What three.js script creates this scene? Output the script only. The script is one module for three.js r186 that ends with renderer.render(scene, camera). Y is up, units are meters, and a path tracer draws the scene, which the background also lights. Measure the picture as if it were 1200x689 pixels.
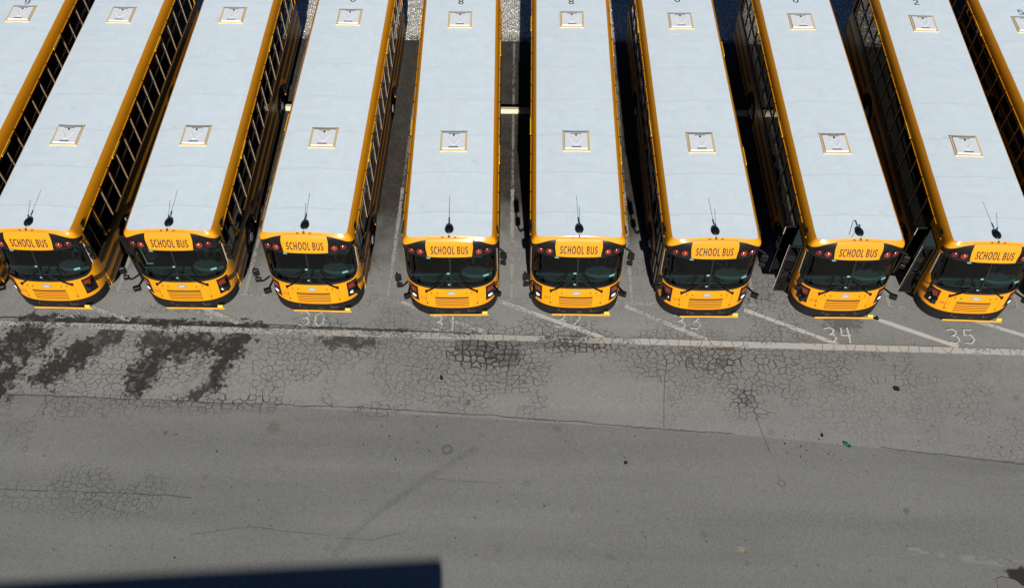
import * as THREE from 'three';
import { RoundedBoxGeometry } from 'three/addons/geometries/RoundedBoxGeometry.js';
import { mergeGeometries } from 'three/addons/utils/BufferGeometryUtils.js';
import { FontLoader } from 'three/addons/loaders/FontLoader.js';
import { TextGeometry } from 'three/addons/geometries/TextGeometry.js';

// ------------------------------------------------------------------ camera, sky, sun, exposure
const scene = new THREE.Scene();
const R = THREE.MathUtils.degToRad;
const camera = new THREE.PerspectiveCamera(35.383, 1024 / 587, 0.1, 2000);
camera.position.set(0.310, 20.859, 14.351);
camera.rotation.set(R(-53.579), R(1.128), R(-0.036), 'YXZ');
scene.add(camera);

const SUN_DIR = new THREE.Vector3(0.15, 1, 2.1).normalize();
const sun = new THREE.DirectionalLight(new THREE.Color(1.0, 0.955, 0.88), 5);
sun.position.copy(SUN_DIR).multiplyScalar(60);
sun.castShadow = true;
sun.shadow.mapSize.set(4096, 4096);
Object.assign(sun.shadow.camera, { left: -30, right: 30, top: 30, bottom: -30, near: 1, far: 140 });
scene.add(sun, sun.target);

{ // clear deep-blue sky, a little paler towards the horizon
  const W = 256, H = 128, d = new Float32Array(W * H * 4);
  for (let y = 0; y < H; y++) for (let x = 0; x < W; x++) {
    const el = ((y + 0.5) / H - 0.5) * Math.PI, k = Math.pow(1 - Math.max(0, Math.sin(el)), 3), i = (y * W + x) * 4;
    const up = el > 0 ? 1 : 0.5;
    d[i] = (0.009 + 0.055 * k) * up; d[i + 1] = (0.030 + 0.080 * k) * up; d[i + 2] = (0.085 + 0.10 * k) * up; d[i + 3] = 1;
  }
  const sky = new THREE.DataTexture(d, W, H, THREE.RGBAFormat, THREE.FloatType);
  sky.mapping = THREE.EquirectangularReflectionMapping; sky.magFilter = THREE.LinearFilter; sky.needsUpdate = true;
  scene.background = sky; scene.environment = sky;
}
const renderer = new THREE.WebGLRenderer({ antialias: true });
renderer.setSize(1024, 587);
renderer.toneMapping = THREE.LinearToneMapping;
renderer.toneMappingExposure = 1.5;
renderer.shadowMap.enabled = true;

// ------------------------------------------------------------------ helpers
let seed = 7;
const rnd = () => { seed = (seed + 0x6d2b79f5) | 0; let t = Math.imul(seed ^ (seed >>> 15), 1 | seed); t = (t + Math.imul(t ^ (t >>> 7), 61 | t)) ^ t; return ((t ^ (t >>> 14)) >>> 0) / 4294967296; };
const hash = (x, y, s = 0) => { let h = Math.imul(x | 0, 374761393) + Math.imul(y | 0, 668265263) + Math.imul(s | 0, 2147483647 ^ 97531); h = Math.imul(h ^ (h >>> 13), 1274126177); return ((h ^ (h >>> 16)) >>> 0) / 4294967296; };
const ss = (a, b, x) => { const t = Math.min(1, Math.max(0, (x - a) / (b - a))); return t * t * (3 - 2 * t); };
const lerp = (a, b, t) => a + (b - a) * t;
function vnoise(x, y, s = 0) {
  const xi = Math.floor(x), yi = Math.floor(y), fx = x - xi, fy = y - yi, u = fx * fx * (3 - 2 * fx), v = fy * fy * (3 - 2 * fy);
  return lerp(lerp(hash(xi, yi, s), hash(xi + 1, yi, s), u), lerp(hash(xi, yi + 1, s), hash(xi + 1, yi + 1, s), u), v);
}
const fbm = (x, y, s, o = 4) => { let a = 0, w = 0.5, n = 0; for (let i = 0; i < o; i++) { a += w * vnoise(x, y, s + i); n += w; w *= 0.5; x *= 2.03; y *= 2.03; } return a / n; };
const toS = (c) => Math.round(255 * Math.min(1, Math.max(0, c <= 0.0031308 ? c * 12.92 : 1.055 * Math.pow(c, 1 / 2.4) - 0.055)));

const used = {};
function numbered(name) { const n = used[name] = (used[name] ?? -1) + 1; return n ? name + '_' + String(n).padStart(3, '0') : name; }
const shadowed = (o) => o.traverse((m) => { if (m.isMesh) { m.castShadow = true; m.receiveShadow = true; } });
function part(name, g, m, parent) {
  const o = new THREE.Mesh(Array.isArray(g) ? mergeGeometries(g.map((q) => { const r = q.index ? q.toNonIndexed() : q; for (const k of Object.keys(r.attributes)) if (!['position', 'normal', 'uv'].includes(k)) r.deleteAttribute(k); return r; })) : g, m);
  o.name = name; o.castShadow = o.receiveShadow = true; if (parent) parent.add(o); return o;
}
function top(o, name, label, category, group, kind) {
  o.name = numbered(name);
  if (label) o.userData.label = label;
  if (category) o.userData.category = category;
  if (group) o.userData.group = group;
  if (kind) o.userData.kind = kind;
  scene.add(o); shadowed(o); return o;
}
const structure = (name, g, m, label) => { const o = part(name, g, m); return top(o, name, label, null, null, 'structure'); };
const box = (w, h, d, x = 0, y = 0, z = 0, r = 0) => { const g = r ? new RoundedBoxGeometry(w, h, d, 2, r) : new THREE.BoxGeometry(w, h, d); return g.translate(x, y, z); };
function tube(pts, r, seg = 16, rs = 8) { return new THREE.TubeGeometry(new THREE.CatmullRomCurve3(pts.map((p) => new THREE.Vector3(...p)), false, 'catmullrom', 0.1), seg, r, rs, false); }

// ------------------------------------------------------------------ ground textures (all in ground metres)
const CRACKS = [[-12.67, .18, 2.81, .39, .8], [-10.24, 1.37, 4.33, 1.34, 1], [-6.8, 1.42, 2.73, 1.6, .9], [-4.15, .67, 2.78, .97, .9], [-2.69, 1.45, 1.59, 1.33, .7], [-.88, 1.27, 2.52, 1.75, 1], [1.19, .4, 2.8, .78, 1], [.5, 1.9, 1.35, 1.04, .7]];
CRACKS.push([4.4, 1.01, 2.99, 1.23, .9], [6.43, 1.23, 2.07, 1.34, 1], [4.09, 2.07, .67, 1.04, .6], [9.18, 1.16, 2.76, .94, .85], [11.02, 1.12, 2.07, .68, .7], [6.28, 2.4, .89, .63, .9], [7.33, -1.05, 1.21, 1.34, .95], [7.12, .39, 1.41, .55, .8], [9.87, 2.19, 2.69, 1.28, .45], [12.27, 2.39, 1.78, 1.52, .5]);
CRACKS.push([12.58, 3.6, .86, .48, .5], [-11.88, 2.71, 2.64, .62, .8], [-7.69, 2.61, 4.42, .38, .9], [-3.9, 2.77, 3.3, .3, .6], [-12.09, 3.46, .87, .6, .5], [-9.67, 5.16, 1.87, .78, .75], [-11.5, 5.31, 1.24, .44, .5], [-4.14, -1.36, .61, 1.82, .7], [-9.49, -.33, 1.89, .29, .6], [-7.58, -1.58, .48, 1.53, .5]);
CRACKS.push([-4.79, -.74, 1.43, .59, .6], [-2.85, -.44, 1.9, .35, .6], [11.83, -1.77, .73, .93, .7], [3.78, -1.87, .61, 1.24, .5]);
const STAINS = [[-13.39, .14, -6.77, .29, .17, 1], [-6.77, .29, -2.79, .3, .07, .8], [-13.65, 1.45, -13.07, .75, .62, 1], [-13.13, 1.97, -13.27, 2.23, .45, 1], [-12.16, 1.82, -11.64, 1.27, .45, 1], [-11.64, 1.27, -10.79, .61, .35, .9], [-9.7, 2.15, -9.36, 1.21, .38, 1], [-9.36, 1.21, -8.31, .77, .4, 1]];
STAINS.push([-9.58, .81, -8.71, 1.06, .45, .9], [-7.29, .61, -7.45, 1.03, .45, 1], [-7.51, 1.03, -7.65, 1.97, .23, 1], [-7.65, 1.97, -8.06, 2.44, .2, .9], [-4.96, .69, -3.68, .72, .2, .8], [-1.25, .6, .04, 1.12, .3, .45], [-.9, .73, 2.12, .46, .2, .4], [8.89, -.36, 9.36, -.34, .3, .5]);
const SEAMS = [ // polylines: width, strength, points
  [.034, .9, [[-19, .2], [-14.1, .13], [-10.58, .07], [-7.02, .18], [-2.79, .3], [.02, .37], [2.81, .53]]],
  [.02, .8, [[-19, 2.45], [-13.27, 2.54], [-8.36, 2.63], [-3.24, 2.73], [.07, 2.88], [5.69, 3.24]]],
  [.018, .75, [[9.37, 3.53], [12.92, 3.9], [19, 4.5]]],
  [.016, .7, [[-19, 5.1], [-12.37, 5.18], [-9.65, 5.2], [-7.56, 5.27]]],
  [.016, .7, [[4.13, 1.55], [4.05, 2.3], [3.99, 3.08]]], [.014, .7, [[6.3, 2.28], [6.4, 2.9], [6.58, 3.74]]],
  [.011, .55, [[-7.36, 6.19], [-5.97, 5.99], [-4.12, 6.16]]], [.011, .55, [[-3.91, 6.22], [-3.1, 6.24], [-2.31, 6.01]]], [.011, .5, [[-1.79, 4.64], [-1.05, 4.69], [-.1, 4.73]]],
];
const ARC = [[-3.9, 6.6], [-3.5, 6.05], [-3.16, 5.67], [-2.6, 5.2], [-2.0, 4.69], [-.77, 3.8]];
const SPOTS = []; // small oil drops and chewing-gum marks: x, z, radius, strength, kind
for (let i = 0; i < 420; i++) { const k = rnd(); SPOTS.push([lerp(-16, 16, rnd()), lerp(-.5, 8.4, rnd()), k < .85 ? lerp(.012, .035, rnd()) : lerp(.05, .11, rnd()), lerp(.15, .7, rnd()) * (k < .85 ? 1 : .35), rnd() < .12 ? 1 : 0]); }
SPOTS.push([-1.46, 3.84, .12, .45, 2], [-5.9, 3.35, .17, .4, 1], [5.9, .63, .16, .75, 1], [6.1, .5, .09, .6, 1], [6.73, 4.55, .09, .3, 2], [-12.0, 4.1, .07, .4, 2], [-8.6, 3.55, .07, .4, 0], [9.6, 5.2, .07, .5, 0], [-1.0, 2.5, .08, .5, 1], [1.3, 3.2, .1, .35, 1]);
const segd = (x, z, a, b) => { const ux = b[0] - a[0], uz = b[1] - a[1], t = Math.min(1, Math.max(0, ((x - a[0]) * ux + (z - a[1]) * uz) / (ux * ux + uz * uz))); return Math.hypot(x - a[0] - ux * t, z - a[1] - uz * t); };
let vorEdge = 0; // how strong the border last found is
function vor(x, z) { // distance to the nearest border of jittered cells
  const xi = Math.floor(x), zi = Math.floor(z); let f = 9, px = 0, pz = 0;
  for (let j = -1; j < 2; j++) for (let i = -1; i < 2; i++) { const cx = xi + i + .12 + .76 * hash(xi + i, zi + j, 71), cz = zi + j + .12 + .76 * hash(xi + i, zi + j, 72), d = (cx - x) ** 2 + (cz - z) ** 2; if (d < f) { f = d; px = cx; pz = cz; } }
  let e = 9; vorEdge = 0; const ha = hash(Math.round(px * 997), Math.round(pz * 997), 75);
  for (let j = -2; j < 3; j++) for (let i = -2; i < 3; i++) { const cx = xi + i + .12 + .76 * hash(xi + i, zi + j, 71), cz = zi + j + .12 + .76 * hash(xi + i, zi + j, 72), dx = cx - px, dz = cz - pz, l = Math.hypot(dx, dz); if (l < 1e-5) continue; const q = ((px + cx) / 2 - x) * dx / l + ((pz + cz) / 2 - z) * dz / l; if (q < e) { e = q; vorEdge = (ha + hash(Math.round(cx * 997), Math.round(cz * 997), 75)) % 1; } }
  return e;
}
function crackField(x, z) { // 0..1, how broken the paving is here
  let m = 0;
  for (const c of CRACKS) { const dx = (x - c[0]) / c[2], dz = (z - c[1]) / c[3]; const d = dx * dx + dz * dz; if (d < 1.9) m = Math.max(m, c[4] * ss(1.35, .45, Math.sqrt(d))); }
  return m;
}
const G = (x, z) => [x * 1.0046 - .055, z + .0055 * x - .01]; // the yard's markings run slightly askew to the row of buses
function asphaltAt(gx, gz, out, fine) {
  const x = (gx + .055) / 1.0046, z = gz - .0055 * x + .01;
  // base tone: old pale asphalt, rolled in long passes
  const streak = fbm(x * .12, z * 1.6, 11, 4), big = fbm(x * .35, z * .5, 21, 4), grain = hash(Math.floor(x * 55), Math.floor(z * 55), 5);
  const line2 = x < 5.7 ? 2.98 + .045 * x + (x < -8 ? .07 : 0) : 3.24 + .085 * (x - 5.7);
  let v = z < line2 ? .208 : .164;
  v *= .78 + .32 * streak + .22 * (big - .5) + .24 * (grain - .5) + .10 * vnoise(x * 22, z * 22, 8);
  const speck = hash(Math.floor(x * 70), Math.floor(z * 70), 6); if (speck > .98) v *= 1.4; else if (speck < .03) v *= .62;
  let r = v * .992, g = v * .997, b = v * .932;
  // dark soil and leaf dirt that has gathered in patches under and between the parked buses
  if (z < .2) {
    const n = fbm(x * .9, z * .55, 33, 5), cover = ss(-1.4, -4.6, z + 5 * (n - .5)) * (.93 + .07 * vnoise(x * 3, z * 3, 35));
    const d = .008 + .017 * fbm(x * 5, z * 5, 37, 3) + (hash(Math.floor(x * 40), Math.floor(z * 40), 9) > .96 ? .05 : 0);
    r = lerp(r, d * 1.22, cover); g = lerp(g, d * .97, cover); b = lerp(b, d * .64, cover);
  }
  // stains
  if (fine) {
    let st = 0; const wob = (fbm(x * 3.2, z * 3.2, 41, 4) - .5), wob2 = (vnoise(x * 14, z * 14, 45) - .5);
    for (const s of STAINS) { const d = segd(x, z, [s[0], s[1]], [s[2], s[3]]); if (d < s[4] * 2.2) st = Math.max(st, s[5] * ss(1.15, .72, d / s[4] + wob * 1.7 + wob2 * .9 + .35 * (hash(Math.floor(x * 40), Math.floor(z * 40), 48) - .5))); }
    { const dr = vnoise(x * 5.5 + z * 1.2, z * .5, 49); if (x < -6.5 && z > .4 && z < 2.7) st = Math.max(st, .5 * ss(.80, .9, dr) * ss(.42, .6, fbm(x * 1.1, z * .9, 50, 3))); }
    const hole = .62 + .5 * ss(.22, .5, fbm(x * 7, z * 7, 46, 3)) - .25 * (hash(Math.floor(x * 36), Math.floor(z * 36), 47) > .86 ? 1 : 0);
    st *= Math.min(1, hole); r = lerp(r, .019, st); g = lerp(g, .0158, st); b = lerp(b, .0135, st);
    const m = crackField(x, z) * (z < -.8 ? 1 : 1);
    if (m > .05) {
      const wx = x + .26 * (vnoise(x * 1.15, z * 1.15, 151) - .5) + .055 * (vnoise(x * 5, z * 5, 51) - .5) + .022 * (vnoise(x * 13, z * 13, 53) - .5);
      const wz = z + .26 * (vnoise(x * 1.15, z * 1.15, 152) - .5) + .055 * (vnoise(x * 5, z * 5, 52) - .5) + .022 * (vnoise(x * 13, z * 13, 54) - .5);
      const brk = fbm(x * 1.3, z * 1.3, 55, 3), on = ss(.0, .32, m - .85 * (1 - ss(.32, .66, brk)) + .1);
      if (on > 0) {
        const bold = Math.max(ss(1.1, .3, Math.hypot((x + .6) / 1.3, (z - .95) / .6)), ss(1.1, .3, Math.hypot((x - 2) / 1.2, (z - .6) / .35)), .7 * ss(1.1, .2, Math.hypot((x - 6.1) / .5, (z - 2.2) / .5)), .2 * ss(1.1, .3, Math.hypot((x + 6.5) / 6, (z - 2.6) / .25)), .5 * ss(1.1, .3, Math.hypot((x - 5.4) / 1.5, (z - 1.0) / .6)));
        const e = vor(wx * 5.3, wz * 6.5) / 5.85, k = vorEdge, w = .0035 + .006 * m * (.25 + vnoise(x * 1.7, z * 1.7, 57)) + .006 * vnoise(x * 13, z * 13, 58) * m + .007 * bold;
        let c = on * ss(w * 1.7, w * .5, e) * Math.min(1, (.26 + .46 * m + .8 * bold) * (k < .13 && bold < .3 ? .15 : .5 + .7 * k));
        if (brk > .5 && m > .5) { const e2 = vor(wx * 8.3 + 31, wz * 9.6 + 17) / 8.9; if (vorEdge > .45) c = Math.max(c, (.45 + .4 * bold) * on * ss(.012, .003, e2)); }
        if (bold > .3 && z < 2.4 && fbm(x * 6, z * 6, 160, 3) > .68) c = Math.max(c, .5);
        c = Math.min(1, c);
        r = lerp(r, .022, c); g = lerp(g, .019, c); b = lerp(b, .017, c);
      }
    }
    for (const [w, k, p] of SEAMS) {
      let d = 9; for (let i = 1; i < p.length; i++) { if (Math.abs(z - p[i][1]) > 1.4 && Math.abs(z - p[i - 1][1]) > 1.4) continue; d = Math.min(d, segd(x, z + .035 * (vnoise(x * 2.1, 3, 61) - .5) + .02 * (vnoise(x * 9, z, 62) - .5), p[i - 1], p[i])); }
      if (d < .1) { const c = k * ss(w, w * .35, d * (.7 + .7 * vnoise(x * 3.1, z, 63))) ; r = lerp(r, .024, c); g = lerp(g, .021, c); b = lerp(b, .019, c); }
    }
    if (x < 0 && x > -4.5 && z > 3) { let d = 9; for (let i = 1; i < ARC.length; i++) d = Math.min(d, segd(x, z, ARC[i - 1], ARC[i])); const c = .17 * ss(.15, .03, d) * (.5 + .6 * vnoise(x * 12, z * 12, 65)); r *= 1 - c; g *= 1 - c; b *= 1 - c; }
    for (const s of spotGrid.get(Math.floor(x) + ',' + Math.floor(z)) ?? []) {
      const d = Math.hypot(x - s[0], z - s[1]) / s[2];
      if (d > 1.5) continue;
      const c = s[4] === 2 ? s[3] * ss(.45, .1, Math.abs(d - .9)) : s[3] * ss(1.25, .6, d + .8 * (vnoise(x * 30, z * 30, 67) - .5));
      if (s[4] === 1) { r = lerp(r, .085, c); g = lerp(g, .052, c); b = lerp(b, .03, c); } else { r = lerp(r, .03, c); g = lerp(g, .03, c); b = lerp(b, .028, c); }
    }
    // broken-out patch by the right end
    const q = Math.hypot((x - 12.15) / .62, (z - 6.72) / .30) + .7 * (fbm(x * 4, z * 4, 71, 3) - .5); const c = ss(1.05, .85, q); if (c > 0) { r = lerp(r, .018, c); g = lerp(g, .014, c); b = lerp(b, .012, c); }
    // a few ochre scuffs and pale scrapes
    const sc = Math.hypot((x - 5.55) / .14, (z - 6.25) / .06); const k2 = .5 * ss(1.2, .5, sc + vnoise(x * 25, z * 25, 73) - .5); r = lerp(r, .33, k2); g = lerp(g, .27, k2); b = lerp(b, .13, k2);
    const sp = segd(x, z, [9.3, 6.15], [12.6, 6.55]); const k3 = .35 * ss(.16, .02, sp) * ss(.45, .8, vnoise(x * 6, z * 14, 75)); r = lerp(r, .3, k3); g = lerp(g, .29, k3); b = lerp(b, .26, k3);
  }
  out[0] = r; out[1] = g; out[2] = b;
}
const spotGrid = new Map();
for (const s of SPOTS) for (let j = -1; j < 2; j++) for (let i = -1; i < 2; i++) { const k = (Math.floor(s[0]) + i) + ',' + (Math.floor(s[1]) + j); if (!spotGrid.has(k)) spotGrid.set(k, []); spotGrid.get(k).push(s); }
function dataTex(W, H, f, srgb = true) {
  const d = new Uint8Array(W * H * 4), o = [0, 0, 0];
  for (let y = 0, i = 0; y < H; y++) for (let x = 0; x < W; x++, i += 4) { f((x + .5) / W, (y + .5) / H, o); for (let c = 0; c < 3; c++) d[i + c] = srgb ? toS(o[c]) : Math.round(255 * Math.min(1, Math.max(0, o[c]))); d[i + 3] = 255; }
  const t = new THREE.DataTexture(d, W, H); t.magFilter = THREE.LinearFilter; t.minFilter = THREE.LinearMipmapLinearFilter; t.generateMipmaps = true; t.anisotropy = 8; if (srgb) t.colorSpace = THREE.SRGBColorSpace; t.needsUpdate = true; return t;
}
const sheet = (x0, x1, z0, z1, y) => new THREE.PlaneGeometry(x1 - x0, z1 - z0).rotateX(-Math.PI / 2).translate((x0 + x1) / 2, y, (z0 + z1) / 2);

// plain ground to the horizon, then the paving of the yard in sheets that meet edge to edge
{
  const t = dataTex(512, 512, (u, v, o) => { const n = fbm(u * 24, v * 24, 91, 5) * .5 + .25 + .3 * hash(u * 512, v * 512, 3); o[0] = .13 * n * 1.4; o[1] = .128 * n * 1.4; o[2] = .12 * n * 1.4; });
  t.wrapS = t.wrapT = THREE.RepeatWrapping; t.repeat.set(130, 130);
  structure('ground', sheet(-700, 700, -700, 700, -.03), new THREE.MeshStandardMaterial({ map: t, roughness: .97 }), 'grey ground around the bus yard');
  const XS = [-19.2, -6.4, 6.4, 19.2];
  for (let i = 0; i < 3; i++) {
    const x0 = XS[i], x1 = XS[i + 1], z0 = -2.4, z1 = 8.6;
    const tex = dataTex(1472, 1264, (u, v, o) => asphaltAt(lerp(x0, x1, u), lerp(z1, z0, v), o, true));
    structure('asphalt_yard', sheet(x0, x1, z0, z1, 0), new THREE.MeshStandardMaterial({ map: tex, roughness: .93 }), 'cracked grey asphalt in front of the buses');
  }
  for (let i = 0; i < 2; i++) {
    const x0 = [-19.2, 0][i], x1 = [0, 19.2][i], z0 = -12.1, z1 = -2.4;
    const tex = dataTex(1152, 582, (u, v, o) => asphaltAt(lerp(x0, x1, u), lerp(z1, z0, v), o, false));
    structure('asphalt_bay', sheet(x0, x1, z0, z1, 0), new THREE.MeshStandardMaterial({ map: tex, roughness: .95 }), 'dark dirty asphalt between the parked buses');
  }
}
// pale gravel behind the bays, with loose stones and a fringe of grass along its edge
{
  const t = dataTex(1024, 1024, (u, v, o) => { const x = u * 10, z = v * 10, e = vor(x * 13, z * 13), n = hash(Math.floor(x * 13 + .3), Math.floor(z * 13), 13), k = ss(0, .22, e) * (.34 + .42 * n) * (.75 + .5 * fbm(x * .8, z * .8, 14, 3)) + .04; o[0] = k * .98; o[1] = k * .94; o[2] = k * .86; });
  t.wrapS = t.wrapT = THREE.RepeatWrapping; t.repeat.set(4, 3);
  structure('gravel_strip', sheet(-20, 20, -42, -12.1, -.012), new THREE.MeshStandardMaterial({ map: t, roughness: 1, bumpMap: t, bumpScale: .02 }), 'pale gravel behind the parking bays');
  const N = 9000, m = new THREE.InstancedMesh(new THREE.IcosahedronGeometry(1, 0), new THREE.MeshStandardMaterial({ roughness: .95 }), N), M = new THREE.Matrix4(), q = new THREE.Quaternion(), c = new THREE.Color();
  for (let i = 0; i < N; i++) {
    const s = lerp(.012, .038, rnd() ** 2); q.setFromEuler(new THREE.Euler(rnd() * 6, rnd() * 6, rnd() * 6));
    M.compose(new THREE.Vector3(lerp(-16, 16, rnd()), -.008 + s * .3, -12.12 - 3.6 * rnd()), q, new THREE.Vector3(s, s * lerp(.6, 1, rnd()), s * lerp(.7, 1.2, rnd())));
    m.setMatrixAt(i, M); const k = lerp(.25, .72, rnd()); m.setColorAt(i, c.setRGB(k, k * .96, k * .88));
  }
  top(m, 'loose_gravel', 'loose pale stones lying on the gravel behind the buses', 'gravel', null, 'stuff');
  const blade = new THREE.ConeGeometry(.006, 1, 3).translate(0, .5, 0), B = 5200, gm = new THREE.InstancedMesh(blade, new THREE.MeshStandardMaterial({ roughness: .9, side: THREE.DoubleSide }), B);
  for (let i = 0; i < B; i++) {
    const cx = Math.round(lerp(-16, 16, rnd()) / .22) * .22, s = lerp(.04, .15, rnd() ** 1.5) * (.5 + hash(cx * 100, 3, 8));
    q.setFromEuler(new THREE.Euler((rnd() - .5) * 1.5, rnd() * 6, (rnd() - .5) * 1.5));
    M.compose(new THREE.Vector3(cx + (rnd() - .5) * .2, -.01, -12.06 - .2 * rnd() ** 1.4 - .05 * hash(cx * 100, 1, 9)), q, new THREE.Vector3(1, s, 1));
    gm.setMatrixAt(i, M); const k = lerp(.5, 1.2, rnd()); gm.setColorAt(i, c.setRGB(.085 * k, .1 * k, .03 * k));
  }
  top(gm, 'grass_fringe', 'thin weedy grass along the gravel edge behind the buses', 'grass', null, 'stuff');
}

// ------------------------------------------------------------------ painted markings, each a worn sheet just above the asphalt
function wornAlpha(w, h, wear, s) {
  const W = Math.min(512, Math.max(16, Math.round(w * 64))), H = Math.min(1024, Math.max(16, Math.round(h * 64)));
  return dataTex(W, H, (u, v, o) => {
    const x = u * w, z = v * h, e = Math.min(u, 1 - u) * w;
    let a = ss(wear - .13, wear + .13, .62 * fbm(x * 4 + s, z * 1.3 + s, 17 + s, 4) + .38 * vnoise(x * 26, z * 26, 19 + s)) * ss(-.004, .02, e + .02 * (vnoise(z * 7, s, 23) - .5));
    const cr = vor(x * 3.4 + s, z * 3.4 + s * 2) / 3.4; a *= 1 - .75 * ss(.014, .005, cr) * (vnoise(x, z * .7, s + 4) > .38 ? 1 : 0);
    o[0] = o[1] = o[2] = a;
  }, false);
}
const PAINT_Y = .004;
function paintLine(xa, za, xb, zb, w, wear, s, col = .42, y = PAINT_Y) {
  const [x0, z0] = G(xa, za), [x1, z1] = G(xb, zb);
  const l = Math.hypot(x1 - x0, z1 - z0), g = new THREE.PlaneGeometry(w, l).rotateX(-Math.PI / 2).rotateY(Math.atan2(x1 - x0, z1 - z0)).translate((x0 + x1) / 2, y, (z0 + z1) / 2);
  structure('painted_line', g, new THREE.MeshStandardMaterial({ color: new THREE.Color().setRGB(col, col * .965, col * .88), roughness: .9, alphaMap: wornAlpha(w, l, wear, s), transparent: true }));
}
// the long line across the ends of the bays, in three runs, more worn towards the left
paintLine(-19, .29, -6.4, .40, .21, .50, 3, .33, .012); paintLine(-6.4, .40, 3.4, .495, .22, .42, 5, .34, .012); paintLine(3.4, .495, 19, .64, .22, .25, 9, .40, .012);
paintLine(-19, -.87, 0, -.77, .15, .50, 12, .28, .004); paintLine(0, -.77, 19, -.87, .15, .48, 14, .28, .004);
[-14.6, -11.02, -7.42, -3.4, .05, 3.4, 6.78, 10.55, 14.1].forEach((x, i) => { const e = i < 4 ? .1 : i === 4 ? -.12 : .02; paintLine(x, -.84, x + e * .4, -5, .12, .32, 20 + i, .28, .008); paintLine(x + e * .4, -5, x + e, -12, .10, .44, 60 + i, .15, .008); });
[[-11.8, -.34, -10.4, .12], [-8.84, -.5, -7.4, .16], [-3.03, -.68, -.6, .3], [-.2, -.74, 2.6, .42], [3.2, -.7, 5.38, .40], [6.5, -.64, 8.9, .46], [10.0, -.45, 12.1, .46], [12.7, -.45, 14.4, .2]].forEach((p, i) => paintLine(...p, .15, [.44, .44, .42, .32, .36, .32, .28, .32][i], 40 + i, [.36, .36, .36, .42, .38, .44, .46, .44][i], .008));
{ // bay numbers brushed on by hand
  const NUM = [['28', -12.15, -.1, .3], ['29', -8.5, -.08, .34], ['30', -5.42, -.02, .5], ['31', -1.75, .02, .56], ['32', 1.62, -.14, .62], ['33', 4.88, -.17, .6], ['34', 8.93, .16, .82], ['35', 12.25, .13, .68]];
  NUM.forEach(([t, x, z, k], i) => {
    const c = document.createElement('canvas'); c.width = 192; c.height = 160; const g = c.getContext('2d');
    g.fillStyle = '#000'; g.fillRect(0, 0, 192, 160); g.strokeStyle = '#fff'; g.lineWidth = 11; g.lineCap = 'round'; g.lineJoin = 'round';
    const D = { 2: [[8, 30, 30, 8, 56, 12, 62, 40, 36, 84, 6, 120], [6, 120, 36, 112, 70, 114]], 3: [[10, 14, 40, 6, 62, 22, 54, 48, 30, 60], [30, 60, 60, 62, 66, 96, 42, 120, 8, 112]], 4: [[16, 10, 12, 66, 64, 66], [54, 8, 56, 66, 54, 122]], 5: [[62, 10, 18, 10, 14, 54], [14, 54, 52, 50, 66, 88, 40, 120, 8, 112]],
      0: [[40, 8, 12, 36, 14, 92, 38, 120, 64, 92, 62, 34, 40, 8]], 1: [[36, 10, 38, 60, 36, 120]], 8: [[36, 62, 10, 34, 36, 8, 60, 34, 36, 62, 8, 92, 36, 122, 66, 92, 36, 62]], 9: [[60, 40, 34, 60, 12, 34, 36, 8, 60, 36, 58, 84, 44, 122]] };
    [...t].forEach((ch, j) => { for (const s of D[ch]) { g.beginPath(); g.moveTo(14 + j * 92 + s[0], 14 + s[1]); for (let n = 2; n < s.length; n += 2) g.lineTo(14 + j * 92 + s[n], 14 + s[n + 1]); g.stroke(); } });
    const im = g.getImageData(0, 0, 192, 160).data;
    const a = dataTex(192, 160, (u, v, o) => { const X = Math.floor(u * 192), Y = Math.floor((1 - v) * 160); o[0] = o[1] = o[2] = im[(Y * 192 + X) * 4] / 255 * ss(.62 - k * .55, .8 - k * .5, .5 * fbm(u * 14 + i * 9, v * 12, 77, 3) + .5 * vnoise(u * 60, v * 50, 78 + i)); }, false);
    structure('painted_number', new THREE.PlaneGeometry(.86, .66).rotateX(-Math.PI / 2).translate(G(x, z)[0], .016, G(x, z)[1]), new THREE.MeshStandardMaterial({ color: new THREE.Color().setRGB(.50, .50, .48), roughness: .9, alphaMap: a, transparent: true }), 'white hand painted bay number ' + t + ' on the asphalt');
  });
}

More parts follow.
